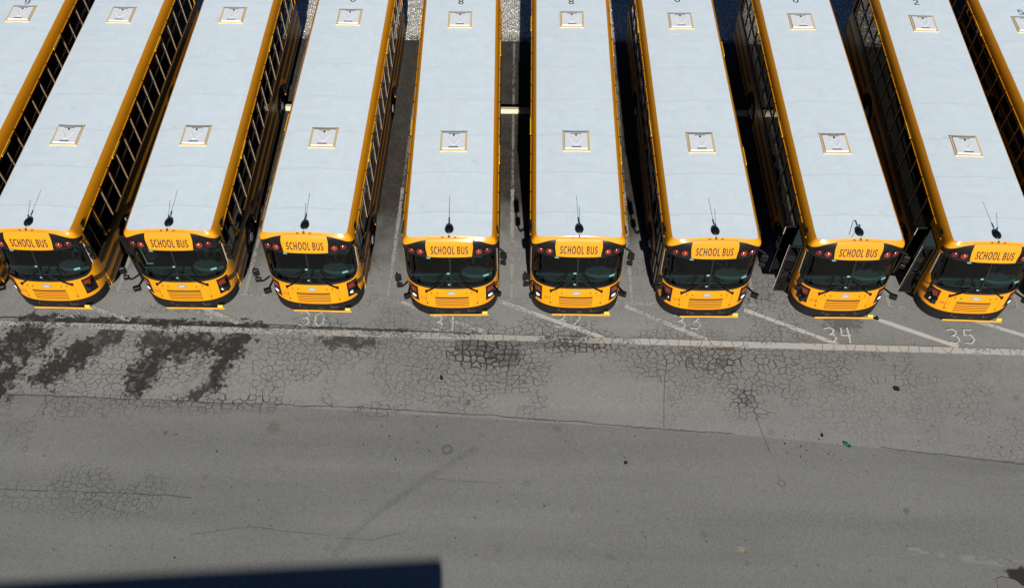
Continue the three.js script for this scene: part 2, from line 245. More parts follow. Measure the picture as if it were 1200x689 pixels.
// ------------------------------------------------------------------ bus materials
const grime = dataTex(512, 512, (u, v, o) => { const n = 1 - .10 * fbm(u * 9, v * 26, 101, 4) - .05 * vnoise(u * 120, v * 60, 103) - .05 * ss(.72, .82, fbm(u * 5, v * 14, 105, 4)); o[0] = n * .985; o[1] = n; o[2] = n * 1.0; });
grime.wrapS = grime.wrapT = THREE.RepeatWrapping; grime.repeat.set(.42, .21);
const M = {
  yellow: new THREE.MeshPhysicalMaterial({ color: new THREE.Color().setRGB(.57, .228, .003), roughness: .55, specularIntensity: .35, clearcoat: .3, clearcoatRoughness: .08 }),
  roof: new THREE.MeshStandardMaterial({ color: new THREE.Color().setRGB(.685, .765, .815), roughness: .5, map: grime }),
  black: new THREE.MeshPhysicalMaterial({ color: new THREE.Color().setRGB(.009, .009, .0095), roughness: .6, specularIntensity: .3 }),
  gloss: new THREE.MeshPhysicalMaterial({ color: new THREE.Color().setRGB(.008, .008, .0085), roughness: .3, specularIntensity: .35 }),
  rubber: new THREE.MeshPhysicalMaterial({ color: new THREE.Color().setRGB(.012, .012, .012), roughness: .9, specularIntensity: .3 }),
  rail: new THREE.MeshStandardMaterial({ color: new THREE.Color().setRGB(.02, .016, .013), roughness: .4 }),
  glass: new THREE.MeshPhysicalMaterial({ color: new THREE.Color().setRGB(.40, .61, .60), roughness: .02, transmission: 1, thickness: 0, ior: 1.5, side: THREE.DoubleSide }),
  tint: new THREE.MeshPhysicalMaterial({ color: new THREE.Color().setRGB(.07, .08, .085), roughness: .03, transmission: 1, thickness: 0, ior: 1.5, side: THREE.DoubleSide }),
  frame: new THREE.MeshStandardMaterial({ color: new THREE.Color().setRGB(.03, .025, .02), roughness: .4 }),
  alu: new THREE.MeshStandardMaterial({ color: new THREE.Color().setRGB(.62, .55, .46), roughness: .35, metalness: .2 }),
  chrome: new THREE.MeshStandardMaterial({ color: new THREE.Color().setRGB(.75, .75, .74), roughness: .2, metalness: .85 }),
  lamp: new THREE.MeshPhysicalMaterial({ color: new THREE.Color().setRGB(.78, .8, .82), roughness: .15, clearcoat: 1 }),
  red: new THREE.MeshPhysicalMaterial({ color: new THREE.Color().setRGB(.11, .007, .006), roughness: .15, clearcoat: 1, clearcoatRoughness: .05 }),
  amber: new THREE.MeshPhysicalMaterial({ color: new THREE.Color().setRGB(.21, .024, .009), roughness: .15, clearcoat: 1, clearcoatRoughness: .05 }),
  turn: new THREE.MeshPhysicalMaterial({ color: new THREE.Color().setRGB(.13, .014, .006), roughness: .2, clearcoat: 1 }),
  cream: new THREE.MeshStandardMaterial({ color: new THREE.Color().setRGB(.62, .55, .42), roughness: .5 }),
  armYellow: new THREE.MeshStandardMaterial({ color: new THREE.Color().setRGB(.56, .27, .02), roughness: .6 }),
  tape: new THREE.MeshPhysicalMaterial({ color: new THREE.Color().setRGB(.80, .56, .05), roughness: .4, clearcoat: .4 }),
  hatchTape: new THREE.MeshStandardMaterial({ color: new THREE.Color().setRGB(.60, .44, .20), roughness: .5 }),
  hatch: new THREE.MeshStandardMaterial({ color: new THREE.Color().setRGB(.68, .71, .74), roughness: .5 }),
  grey: new THREE.MeshStandardMaterial({ color: new THREE.Color().setRGB(.30, .31, .33), roughness: .6 }),
  dash: new THREE.MeshStandardMaterial({ color: new THREE.Color().setRGB(.032, .035, .037), roughness: .85 }),
  pod: new THREE.MeshStandardMaterial({ color: new THREE.Color().setRGB(.055, .06, .062), roughness: .6 }),
  cabin: new THREE.MeshStandardMaterial({ color: new THREE.Color().setRGB(.05, .055, .06), roughness: .9 }),
  letter: new THREE.MeshStandardMaterial({ color: new THREE.Color().setRGB(.015, .012, .01), roughness: .5 }),
  blue: new THREE.MeshStandardMaterial({ color: new THREE.Color().setRGB(.02, .07, .16), roughness: .5 }),
  brown: new THREE.MeshStandardMaterial({ color: new THREE.Color().setRGB(.16, .05, .008), roughness: .5 }),
  wood: new THREE.MeshStandardMaterial({ color: new THREE.Color().setRGB(.48, .42, .30), roughness: .9 }),
  white: new THREE.MeshStandardMaterial({ color: new THREE.Color().setRGB(.78, .79, .8), roughness: .6 }),
};
const fontBold = await new FontLoader().loadAsync('fonts/droid/droid_sans_bold.typeface.json');
const font = await new FontLoader().loadAsync('fonts/droid/droid_sans_regular.typeface.json');

// ------------------------------------------------------------------ the front of the bus: one curved surface that every panel follows
const curve = (pts, v) => { if (v <= pts[0][0]) return pts[0][1]; for (let i = 1; i < pts.length; i++) if (v <= pts[i][0]) { const t = (v - pts[i - 1][0]) / (pts[i][0] - pts[i - 1][0]); return lerp(pts[i - 1][1], pts[i][1], t); } return pts[pts.length - 1][1]; };
const smoothCurve = (pts, v) => pts === WPTS && v > 2.64 ? 1.22 - .135 * (1 - Math.sqrt(Math.max(0, 1 - (Math.min(.32, Math.max(0, v - 2.68)) / .345) ** 2))) / .6263 : (curve(pts, v - .03) + 2 * curve(pts, v) + curve(pts, v + .03)) / 4;
const WPTS = [[.42, 1.17], [.7, 1.195], [1, 1.22], [2.7, 1.22]];
const ZPTS = [[.42, -.03], [.78, -.04], [1.5, -.13], [2.54, -.38], [2.90, -.53], [2.95, -.56], [3, -.60]];
const CROWN = .07, Z0 = -.88, HTOP = 3.0;
function surf(t, h, off = 0, raw = false) {
  const W = smoothCurve(WPTS, h), k = ss(2.6, 3, h), n = lerp(2.75, 7, k), a = Math.min(1, Math.abs(t));
  const z = Z0 + (smoothCurve(ZPTS, h) - Z0) * Math.pow(Math.max(0, 1 - Math.pow(a, n)), 1 / n) - .04 * (1 - t * t) * ss(2.85, 3, h);
  const p = new THREE.Vector3(t * W, h + CROWN * (1 - t * t) * ss(2.55, 3, h), z);
  if (raw || !off) return p;
  const e = .004, u = surf(Math.min(1, t + e), h, 0, true).sub(surf(Math.max(-1, t - e), h, 0, true)), v = surf(t, h + e, 0, true).sub(surf(t, h - e, 0, true));
  return p.addScaledVector(u.cross(v).normalize(), off);
}
// a panel of that surface between t0 and t1 and between two height curves, with a rim of its own
function strip(t0, t1, fb, ft, nS, nH, off = 0, rim = .02) {
  const P = [], I = [], U = [], s0 = Math.asin(Math.max(-1, t0)), s1 = Math.asin(Math.min(1, t1));
  for (let j = 0; j <= nH; j++) for (let i = 0; i <= nS; i++) { const t = Math.sin(lerp(s0, s1, i / nS)), h = lerp(fb(t), ft(t), j / nH), p = surf(t, h, off); P.push(p.x, p.y, p.z); U.push(p.x, p.y); }
  for (let j = 0; j < nH; j++) for (let i = 0; i < nS; i++) { const a = j * (nS + 1) + i, b = a + 1, c = a + nS + 1, d = c + 1; I.push(a, b, d, a, d, c); }
  const g = new THREE.BufferGeometry(); g.setAttribute('position', new THREE.Float32BufferAttribute(P, 3)); g.setAttribute('uv', new THREE.Float32BufferAttribute(U, 2)); g.setIndex(I); g.computeVertexNormals();
  if (!rim) return g;
  const ring = []; // outline, counter-clockwise
  for (let i = 0; i < nS; i++) ring.push([i, 0]); for (let j = 0; j < nH; j++) ring.push([nS, j]); for (let i = nS; i > 0; i--) ring.push([i, nH]); for (let j = nH; j > 0; j--) ring.push([0, j]);
  const Q = [], J = [], V = [];
  ring.forEach(([i, j]) => { const t = Math.sin(lerp(s0, s1, i / nS)), h = lerp(fb(t), ft(t), j / nH), p = surf(t, h, off), q = surf(t, h, off - rim); Q.push(p.x, p.y, p.z, q.x, q.y, q.z); V.push(p.x, p.y, q.x, q.y); });
  for (let i = 0; i < ring.length; i++) { const a = 2 * i, b = 2 * ((i + 1) % ring.length); J.push(a, a + 1, b, b, a + 1, b + 1); }
  const r = new THREE.BufferGeometry(); r.setAttribute('position', new THREE.Float32BufferAttribute(Q, 3)); r.setAttribute('uv', new THREE.Float32BufferAttribute(V, 2)); r.setIndex(J);
  const rr = r.toNonIndexed(); rr.computeVertexNormals();
  return mergeGeometries([g.toNonIndexed(), rr]);
}
const C = (v) => () => v;
// something small laid on the surface: its own x, y, z become along, up and out from the point (x, h)
function onFront(g, x, h, off = 0) {
  const t = x / smoothCurve(WPTS, h), p = surf(t, h), q = surf(t, h, .1).sub(p).normalize(), u = surf(t, h + .02).sub(surf(t, h - .02)).normalize(), r = u.clone().cross(q).normalize();
  return g.applyMatrix4(new THREE.Matrix4().makeBasis(r, u, q).setPosition(p.addScaledVector(q, off)));
}
const WS_T = .965;
const wsB = (t) => 1.53 + .17 * (1 - Math.sqrt(Math.max(0, 1 - (Math.max(0, Math.min(WS_T, Math.abs(t)) - .84) / (WS_T - .84)) ** 2)));
const wsT = (t) => 2.54 - .05 * (1 - Math.sqrt(Math.max(0, 1 - (Math.max(0, Math.min(WS_T, Math.abs(t)) - .9) / (WS_T - .9)) ** 2)));
function text(str, height, width, depth, bold) {
  const g = new TextGeometry(str, { font: bold ? fontBold : font, size: 1, depth: depth, curveSegments: 4, bevelEnabled: false }); g.computeBoundingBox();
  const b = g.boundingBox; g.translate(-(b.min.x + b.max.x) / 2, -(b.min.y + b.max.y) / 2, 0); g.scale(width / (b.max.x - b.min.x), height / (b.max.y - b.min.y), 1); return g;
}
function bendText(g, h0, off) { const p = g.attributes.position; for (let i = 0; i < p.count; i++) { const h = h0 + p.getY(i), q = surf(p.getX(i) / smoothCurve(WPTS, h), h, off + p.getZ(i)); p.setXYZ(i, q.x, q.y, q.z); } g.computeVertexNormals(); return g; }

// ------------------------------------------------------------------ one bus, its parts and their sub-parts (front at z = 0, tail towards -z)
const LEN = 12, WIN0 = -1.72, PITCH = .71, NWIN = 14;
function makeBus() {
  const bus = new THREE.Group(); bus.name = 'school_bus';
  // --- front
  part('front_panel', [strip(-1, 1, C(.5), wsB, 64, 14, 0, .03)], M.yellow, bus);
  part('front_cap', [strip(-1, 1, wsT, C(HTOP), 80, 26, 0, .0), ...[-1, 1].map((s) => strip(s > 0 ? WS_T : -1, s > 0 ? 1 : -WS_T, wsB, wsT, 6, 10, 0, .0))], M.yellow, bus);
  for (const s of [-1, 1]) { // windscreen in two halves, each in a black rubber gasket
    const ws = part('windshield', strip(s > 0 ? .012 : -WS_T, s > 0 ? WS_T : -.012, wsB, wsT, 28, 12, -.012, 0), M.glass, bus);
    part('gasket', [strip(s > 0 ? .0 : -WS_T, s > 0 ? WS_T : 0, (t) => wsB(t) - .04, (t) => wsB(t) + .035, 30, 1, .006, .03), strip(s > 0 ? 0 : -WS_T, s > 0 ? WS_T : 0, (t) => wsT(t) - .04, (t) => wsT(t) + .01, 30, 1, .006, .03), strip(s > 0 ? .945 : -.978, s > 0 ? .978 : -.945, (t) => wsB(t) - .01, (t) => wsT(t), 3, 10, .006, .03)], M.black, ws);
  }
  part('windshield_post', strip(-.018, .018, C(1.53), C(2.54), 1, 10, .008, .05), M.black, bus);
  for (const s of [-1, 1]) part('pillar_strip', strip(s > 0 ? .980 : -.988, s > 0 ? .988 : -.980, C(1.68), C(2.44), 2, 8, .006, .01), M.cream, bus);  // narrow cream strip up each pillar, outside the windscreen glass
  // --- black eyebrow panels with the warning lamps, and the sign panel between them
  for (const s of [-1, 1]) {
    const brow = part('eyebrow_panel', strip(s > 0 ? .47 : -.995, s > 0 ? .995 : -.47, C(2.535), (t) => 2.62 + .31 * Math.sqrt(Math.max(0, 1 - ((Math.abs(t) - .40) / .60) ** 2.4)), 30, 8, .007, .02), M.gloss, bus);
    for (const [x, m] of [[.745, M.amber], [.965, M.red]]) {
      const ring = new THREE.TorusGeometry(.094, .014, 8, 28), pan = new THREE.CylinderGeometry(.094, .1, .03, 28).rotateX(Math.PI / 2).translate(0, 0, -.005);
      const l = part('warning_lamp', [onFront(ring, s * x, 2.665, .022), onFront(pan, s * x, 2.665, .01)], M.black, brow);
      l.name = 'warning_lamp';
      part('lens', onFront(new THREE.SphereGeometry(.092, 24, 10, 0, Math.PI * 2, 0, Math.PI / 2).rotateX(Math.PI / 2).scale(1, 1, .75), s * x, 2.655, .012), m, brow);
    }
  }
  const sign = part('sign_panel', strip(-.50, .50, C(2.525), C(2.945), 30, 8, .020, .03), M.yellow, bus);
  { // sign panel is a little narrower at its foot
    const p = sign.geometry.attributes.position; for (let i = 0; i < p.count; i++) p.setX(i, p.getX(i) * lerp(.93, 1, ss(2.5, 2.9, p.getY(i)))); sign.geometry.computeVertexNormals();
  }
  part('sign_lettering', bendText(text('SCHOOL BUS', .19, .95, .003, true), 2.70, .0215), M.letter, sign);
  for (const x of [-.16, 0, .16]) part('clearance_lamp', onFront(new THREE.SphereGeometry(.026, 10, 6).scale(1.5, .7, .5), x, 2.965, .0), M.turn, bus);
  part('clearance_lamp', onFront(new THREE.SphereGeometry(.03, 10, 6).scale(1, .9, .6), 0, 2.985, .0), M.rail, bus);
  // --- hood panel, grille, badge, latches
  part('hood_panel', strip(-.50, .50, C(.80), C(1.215), 24, 5, .010, .012), M.yellow, bus);
  const grille = part('grille', strip(-.365, .365, C(.825), C(1.185), 16, 3, .0115, .004), M.rail, bus);
  for (let i = 0; i < 5; i++) part('slat', strip(-.362, .362, C(.853 + i * .063), C(.853 + i * .063 + .034), 16, 2, .0215, .008), M.yellow, grille);
  const badge = part('badge', onFront(new THREE.CylinderGeometry(.5, .5, .014, 28).rotateX(Math.PI / 2).scale(.25, .14, 1), 0, 1.345, .008), M.chrome, bus);
  part('badge_plate', onFront(new THREE.CylinderGeometry(.5, .5, .01, 28).rotateX(Math.PI / 2).scale(.19, .085, 1), 0, 1.345, .014), M.grey, badge);
  for (const [x, h] of [[-.53, 1.32], [-.38, 1.32], [.38, 1.32], [.53, 1.32], [-.66, .90], [.66, .90]]) part('latch', onFront(box(.022, .045, .02, 0, 0, 0, .006), x, h, .006), M.black, bus);
  for (const s of [-1, 1]) part('panel_seam', strip(s * .56 - .003, s * .56 + .003, C(.82), C(1.42), 1, 6, .0025, .001), M.rail, bus);
  for (const s of [-1, 1]) { // headlamps in black housings
    const a = .735, b = .925, hl = part('headlight_housing', strip(s > 0 ? a : -b, s > 0 ? b : -a, C(.90), C(1.43), 8, 5, .012, .03), M.gloss, bus);
    part('turn_signal', strip(s > 0 ? a + .03 : -b + .025, s > 0 ? b - .025 : -a - .03, C(1.21), C(1.38), 8, 3, .022, .02), M.turn, hl);
    const x = s * 1.005, lamp = new THREE.SphereGeometry(.07, 20, 10).scale(1.15, .75, .35);
    part('headlight', onFront(lamp, x, 1.05, .016), M.lamp, hl);
    part('headlight_ring', onFront(new THREE.TorusGeometry(.085, .012, 6, 24).scale(1.1, .78, 1), x, 1.05, .016), M.black, hl);
  }
  for (const s of [-1, 1]) { // wipers
    const w = part('wiper', [tube([[s * .66, 1.37], [s * .5, 1.50], [s * .2, 1.70]].map(([x, h]) => surf(x / 1.22, h, .04).toArray()), .02, 12, 6), onFront(box(.06, .08, .05, 0, 0, 0, .012), s * .665, 1.36, .015)], M.black, bus);
    part('wiper_blade', tube([[s * .5, 1.60], [s * .3, 1.68], [s * .02 + s * .05, 1.80]].map(([x, h]) => surf(x / 1.22, h, .016).toArray()), .011, 10, 6), M.black, w);
  }
  // --- bumper, crossing arm
  const bump = part('bumper', [strip(-.997, .997, C(.44), C(.765), 60, 6, .032, .06)], M.black, bus);
  for (const [x, w] of [[-.3, .12], [.12, .16], [.5, .2]]) part('bumper_slot', onFront(box(w, .05, .02, 0, 0, 0, .006), x, .62, .028), M.rail, bump);
  for (const s of [-1, 1]) part('tow_hook', onFront(new THREE.TorusGeometry(.035, .012, 6, 14), s * .42, .70, .034), M.rail, bump);
  const arm = part('crossing_arm', box(1.58, .055, .03, .17, .53, .02, .01), M.armYellow, bus);
  part('arm_hinge', box(.14, .07, .05, .86, .62, .01, .012), M.tape, arm);
  // --- sides: lower skin with wheel arches, window band, eaves
  const WH = [-2.55, -8.05], RW = .5;
  for (const s of [-1, 1]) {
    const z0 = s < 0 ? -1.66 : Z0, sh = new THREE.Shape(); sh.moveTo(z0, .42);
    for (const w of WH) { sh.lineTo(w + .62, .42); sh.absarc(w, .5, .62, -.13, Math.PI + .13, false); sh.lineTo(w - .62, .42); }
    sh.lineTo(-LEN, .42); sh.lineTo(-LEN, 1.54); sh.lineTo(z0, 1.54); sh.closePath();
    const g = new THREE.ExtrudeGeometry(sh, { depth: .03, bevelEnabled: false, curveSegments: 14 }).rotateY(-Math.PI / 2);  // shape x -> z
    g.translate(s > 0 ? 1.22 : -1.19, 0, 0);
    const sk = part('side_skin', g, M.yellow, bus);
    for (const y of [.62, 1.02, 1.43]) { // rub rails, broken at the arches
      const runs = y < 1.13 ? [[z0 - .02, WH[0] + .68], [WH[0] - .68, WH[1] + .68], [WH[1] - .68, -LEN]] : [[z0 - .02, -LEN]];
      for (const [a, b] of runs) part('rub_rail', box(.022, y > 1.3 ? .19 : .14, a - b, s * 1.229, y, (a + b) / 2, .008), M.rail, sk);
    }
    for (const w of WH) part('wheel_arch', new THREE.TorusGeometry(.62, .04, 8, 28, Math.PI).rotateY(Math.PI / 2).translate(s * 1.205, .5, w), M.black, sk);
    // eaves: the cove from the window heads up to the roof sheet
    const P = [], I = [], hs = []; for (let i = 0; i <= 16; i++) hs.push(lerp(2.64, HTOP, i / 16));
    const zs = [Z0, -4, -8, -LEN];
    zs.forEach((z) => hs.forEach((h) => P.push(s * smoothCurve(WPTS, h), h, z)));
    for (let k = 0; k < zs.length - 1; k++) for (let i = 0; i < 16; i++) { const a = k * 17 + i, b = a + 1, c = a + 17, d = c + 1; s > 0 ? I.push(a, c, d, a, d, b) : I.push(a, d, c, a, b, d); }
    const eg = new THREE.BufferGeometry(); eg.setAttribute('position', new THREE.Float32BufferAttribute(P, 3)); eg.setAttribute('uv', new THREE.Float32BufferAttribute(new Float32Array(P.length / 3 * 2), 2)); eg.setIndex(I); eg.computeVertexNormals();
    const eave = part('eave', eg, M.yellow, bus);
    part('drip_rail', box(.03, .022, LEN - .95, s * 1.231, 2.70, -(LEN + .95) / 2, .006), M.yellow, eave);
    for (let i = 0; i <= NWIN; i++) part('rail_clip', box(.04, .05, .055, s * 1.236, 2.687, WIN0 - i * PITCH, .008), M.black, eave);
    for (const z of s > 0 ? [-3.85, -8.40] : [-4.95, -9.55]) part('reflective_strip', box(.016, .075, .66, s * 1.252, 2.70, z, .004), M.tape, eave);
    part('marker_lamp', [box(.05, .07, .16, s * 1.205, 2.82, -1.08, .012), box(.04, .12, .03, s * 1.225, 2.77, -1.0, .008)], M.black, eave);
    // windows and the posts between them
    for (let i = 0; i <= NWIN; i++) part('window_post', box(.03, 1.10, .045, s * 1.208, 2.09, WIN0 - i * PITCH, .006), M.yellow, bus);
    for (let i = 0; i < NWIN; i++) {
      const zc = WIN0 - (i + .5) * PITCH, w = PITCH - .049;
      const fr = part('side_window', [box(.022, .035, w, s * 1.205, 1.562, zc), box(.022, .03, w, s * 1.205, 2.622, zc), box(.024, .028, w - .05, s * 1.208, 2.15, zc), box(.022, 1.02, .022, s * 1.205, 2.093, zc - w / 2 + .011), box(.022, 1.02, .022, s * 1.205, 2.093, zc + w / 2 - .011)], M.frame, bus);
      part('window_edge', box(.006, 1.03, .014, s * 1.219, 2.093, zc - w / 2 + .008), M.alu, fr);
      part('pane', [box(.005, .56, w - .045, s * 1.2, 1.858, zc), box(.005, .445, w - .045, s * 1.194, 2.385, zc)], M.tint, fr);
    }
    if (s > 0) { // driver's window
      const fr = part('driver_window', [box(.03, .05, .79, 1.205, 1.565, -1.285), box(.03, .04, .79, 1.205, 2.62, -1.285), box(.03, 1.01, .05, 1.205, 2.095, -.91), box(.03, 1.01, .04, 1.205, 2.095, -1.66), box(.02, 1.01, .025, 1.205, 2.095, -1.28)], M.black, bus);
      part('pane', box(.005, 1.01, .72, 1.198, 2.095, -1.285), M.tint, fr);
    }
  }
  // --- entry door in the left-hand side seen from the front: two leaves that hinge outward
  part('door_frame', [box(.05, 2.0, .05, -1.20, 1.42, -.91), box(.05, 2.0, .05, -1.20, 1.42, -1.665), box(.05, .05, .70, -1.20, 2.395, -1.288)], M.black, bus);
  part('entry_step', [box(.5, .04, .7, -.94, .42, -1.29), box(.03, .30, .7, -.70, .58, -1.29)], M.rubber, bus);
  part('door_header', box(.03, .22, .81, -1.205, 2.53, -1.285), M.yellow, bus);
  for (const d of [-1, 1]) {
    const piv = new THREE.Group(); piv.name = d < 0 ? 'door_leaf' : 'door_leaf'; piv.position.set(-1.215, 0, d < 0 ? -.938 : -1.638); bus.add(piv);
    const o = d; // leaf extends along z in direction d from its hinge
    part('leaf_frame', [box(.035, 1.94, .05, 0, 1.405, o * .026, .006), box(.035, 1.94, .04, 0, 1.405, o * .326, .006), box(.034, .05, .26, 0, 2.35, o * .176), box(.034, .06, .26, 0, .465, o * .176), box(.034, .05, .26, 0, 1.35, o * .176)], M.black, piv);
    part('leaf_edge', box(.012, 1.92, .012, .02, 1.405, o * .35), M.alu, piv);
    part('door_glass', [box(.006, .94, .27, 0, 1.85, o * .176), box(.006, .83, .27, 0, .91, o * .176)], M.tint, piv);
    piv.userData.swing = d < 0 ? 1 : -1;
  }
  // --- roof: white sheets that lap over one another, hatches, antenna
  const NS = 8, roofEnd = -LEN, front = (t) => surf(t, HTOP).z;
  for (let k = 0; k < NS; k++) {
    const za = k === 0 ? null : -1.42 - (k - 1) * 1.42, zb = k === NS - 1 ? roofEnd : -1.42 - k * 1.42, n = 26, P = [], U = [], I = [], N = 2;
    for (let j = 0; j <= N; j++) for (let i = 0; i <= n; i++) { const t = Math.sin(lerp(-Math.PI / 2, Math.PI / 2, i / n)), a = za ?? front(t), z = lerp(a, zb, j / N), x = t * 1.087, y = HTOP + CROWN * (1 - t * t) + (j === N ? .0045 : .001); P.push(x, y, z); U.push(x + k * 3.1, z); }
    for (let j = 0; j < N; j++) for (let i = 0; i < n; i++) { const a = j * (n + 1) + i, b = a + 1, c = a + n + 1, d = c + 1; I.push(a, b, d, a, d, c); }
    const lip = [], li = []; if (k) { for (let i = 0; i <= n; i++) { const p = i * 3; lip.push(P[p], P[p + 1], P[p + 2], P[p], P[p + 1] - .001, P[p + 2]); } for (let i = 0; i < n; i++) { const a = 2 * i; li.push(a, a + 1, a + 2, a + 2, a + 1, a + 3); } }
    const base = P.length / 3, g = new THREE.BufferGeometry(); g.setAttribute('position', new THREE.Float32BufferAttribute([...P, ...lip], 3)); g.setAttribute('uv', new THREE.Float32BufferAttribute([...U, ...new Array(lip.length / 3 * 2).fill(0)], 2)); g.setIndex([...I, ...li.map((v) => v + base)]); g.computeVertexNormals();
    part('roof_panel', g, M.roof, bus);
  }
  for (const z of [-3.98, -9.27]) {
    const y = HTOP + CROWN, h = part('roof_hatch', [box(.74, .035, .045, 0, y + .002, z - .35), box(.74, .035, .045, 0, y + .002, z + .35), box(.045, .035, .66, -.345, y + .002, z), box(.045, .035, .66, .345, y + .002, z)], M.hatchTape, bus);
    part('hatch_cover', box(.63, .05, .63, 0, y + .02, z, .02), M.hatch, h);
    const V = (s) => box(.06, .010, .30).rotateY(-s * .5).translate(s * .085, y + .045, z + .02);
    part('hatch_handle', [V(1), V(-1)], M.hatch, h);
    part('hatch_latch', [new THREE.CylinderGeometry(.026, .026, .02, 10).translate(0, y + .05, z - .19), box(.3, .004, .02, 0, y + .046, z - .26)], M.rail, h);
    part('hatch_label', box(.26, .004, .03, 0, y + .046, z + .25), M.letter, h);
  }
  const ant = part('roof_antenna', new THREE.SphereGeometry(.125, 24, 12, 0, Math.PI * 2, 0, Math.PI / 2).scale(.92, .62, 1.15).translate(0, HTOP + CROWN - .006, -.84), M.gloss, bus);
  part('antenna_whip', tube([[0, 3.13, -.93], [0, 3.20, -.98], [0, 3.36, -1.34]], .0055, 10, 6), M.black, ant);
  part('antenna_coil', new THREE.CylinderGeometry(.02, .022, .075, 10).rotateX(-.5).translate(0, 3.165, -.955), M.black, ant);
  // --- mirrors on their arms
  const mirror = (pts, hs, name) => { const a = part('mirror_arm', pts.map((p) => tube(p, .026, 10, 6)), M.black, bus); for (const [w, h, d, x, y, z, ry] of hs) part('mirror', box(w, h, d, 0, 0, 0, .035).rotateY(ry).translate(x, y, z), M.gloss, a); };
  mirror([[[-1.16, 1.45, -.42], [-1.30, 1.5, -.2], [-1.36, 1.72, -.12], [-1.36, 2.2, -.12]]], [[.17, .25, .08, -1.34, 2.02, -.10, .3], [.16, .16, .08, -1.33, 1.74, -.08, .3]]);
  mirror([[[-1.1, 1.32, -.38], [-1.15, 1.34, -.08], [-1.16, 1.40, 0]]], [[.20, .16, .12, -1.15, 1.38, .0, .4]]);
  mirror([[[1.2, 2.5, -.72], [1.34, 2.48, -.62], [1.40, 2.42, -.60], [1.39, 2.0, -.6]]], [[.18, .26, .08, 1.37, 2.32, -.58, -.3], [.16, .16, .08, 1.36, 2.05, -.57, -.3]]);
  mirror([[[1.1, 1.32, -.38], [1.2, 1.36, -.2], [1.26, 1.46, -.05]]], [[.20, .16, .12, 1.21, 1.44, -.03, -.4]]);
  // --- cab and interior
  const fl = part('cabin_floor', [box(2.36, .06, LEN - .7, 0, .80, -(LEN + .5) / 2), box(2.3, .7, .04, 0, 1.15, -.62), box(2.36, 2.2, .03, 0, 1.9, -LEN + .08)], M.cabin, bus);
  part('ceiling', box(2.3, .02, LEN - 1.0, 0, 2.86, -(LEN + .7) / 2), M.white, bus);
  part('dashboard', [box(2.1, .08, .34, 0, 1.44, -.55, .03), box(1.2, .1, .3, -.45, 1.40, -.62, .03)], M.dash, bus);
  const pod = part('instrument_pod', [new THREE.CylinderGeometry(.30, .34, .14, 28, 1).scale(1.3, 1, .5).translate(.64, 1.50, -.68), box(.2, .1, .2, .98, 1.52, -.70, .03)], M.pod, bus);
  part('steering_wheel', [new THREE.TorusGeometry(.24, .018, 8, 28).rotateX(-1.05).translate(.56, 1.74, -.98), box(.42, .02, .03).rotateX(.5).translate(.56, 1.73, -.98), tube([[.56, 1.45, -.84], [.56, 1.73, -.98]], .03, 3, 8)], M.black, bus);
  part('driver_seat', [box(.5, .12, .5, .56, 1.28, -1.55, .04), box(.5, .75, .12, .56, 1.66, -1.83, .04), box(.3, .4, .3, .56, 1.02, -1.55)], M.cabin, bus);
  for (const [x, h, w, hh] of [[.92, 1.80, .15, .06], [-.05, 1.62, .07, .045], [-.55, 2.46, .10, .04], [-.06, 1.98, .08, .05]]) part('sticker', onFront(box(w, hh, .002), x, h, -.018), M.white, bus);
  // --- wheels, chassis, tail
  for (const w of WH) for (const s of [-1, 1]) {
    const wh = part('wheel', new THREE.LatheGeometry([[.26, -.14], [.40, -.145], [.475, -.125], [.5, -.08], [.5, .08], [.475, .125], [.40, .145], [.26, .14]].map((p) => new THREE.Vector2(...p)), 32).rotateZ(Math.PI / 2).translate(s * 1.04, RW, w), M.rubber, bus);
    part('rim', [new THREE.CylinderGeometry(.265, .265, .2, 24).rotateZ(Math.PI / 2).translate(s * 1.04, RW, w), new THREE.CylinderGeometry(.11, .13, .1, 16).rotateZ(Math.PI / 2).translate(s * 1.17, RW, w)], M.grey, wh);
  }
  part('chassis', [box(.9, .25, LEN - 1, 0, .6, -LEN / 2), box(1.7, .3, 2.6, 0, .58, -5.2), box(2.1, .18, .18, 0, .5, WH[0]), box(2.1, .18, .18, 0, .5, WH[1])], M.rubber, bus);
  { const sh = new THREE.Shape(); sh.moveTo(-1.19, .42); sh.lineTo(1.19, .42); for (let i = 0; i <= 20; i++) { const h = lerp(.5, HTOP, i / 20); sh.lineTo(smoothCurve(WPTS, h), h); } for (let i = 1; i < 12; i++) { const t = 1 - i / 6; sh.lineTo(1.087 * t, HTOP + CROWN * (1 - t * t)); } for (let i = 20; i >= 0; i--) { const h = lerp(.5, HTOP, i / 20); sh.lineTo(-smoothCurve(WPTS, h), h); }
    part('rear_panel', new THREE.ExtrudeGeometry(sh, { depth: .05, bevelEnabled: false }).translate(0, 0, -LEN - .05), M.yellow, bus);
    part('rear_bumper', box(2.4, .28, .12, 0, .55, -LEN - .12, .03), M.black, bus); }
  return bus;
}
const proto = makeBus();
const roofDigit = {}, digitGeo = (c, h, w) => roofDigit[c + h] ??= text(c, h, w, .003);
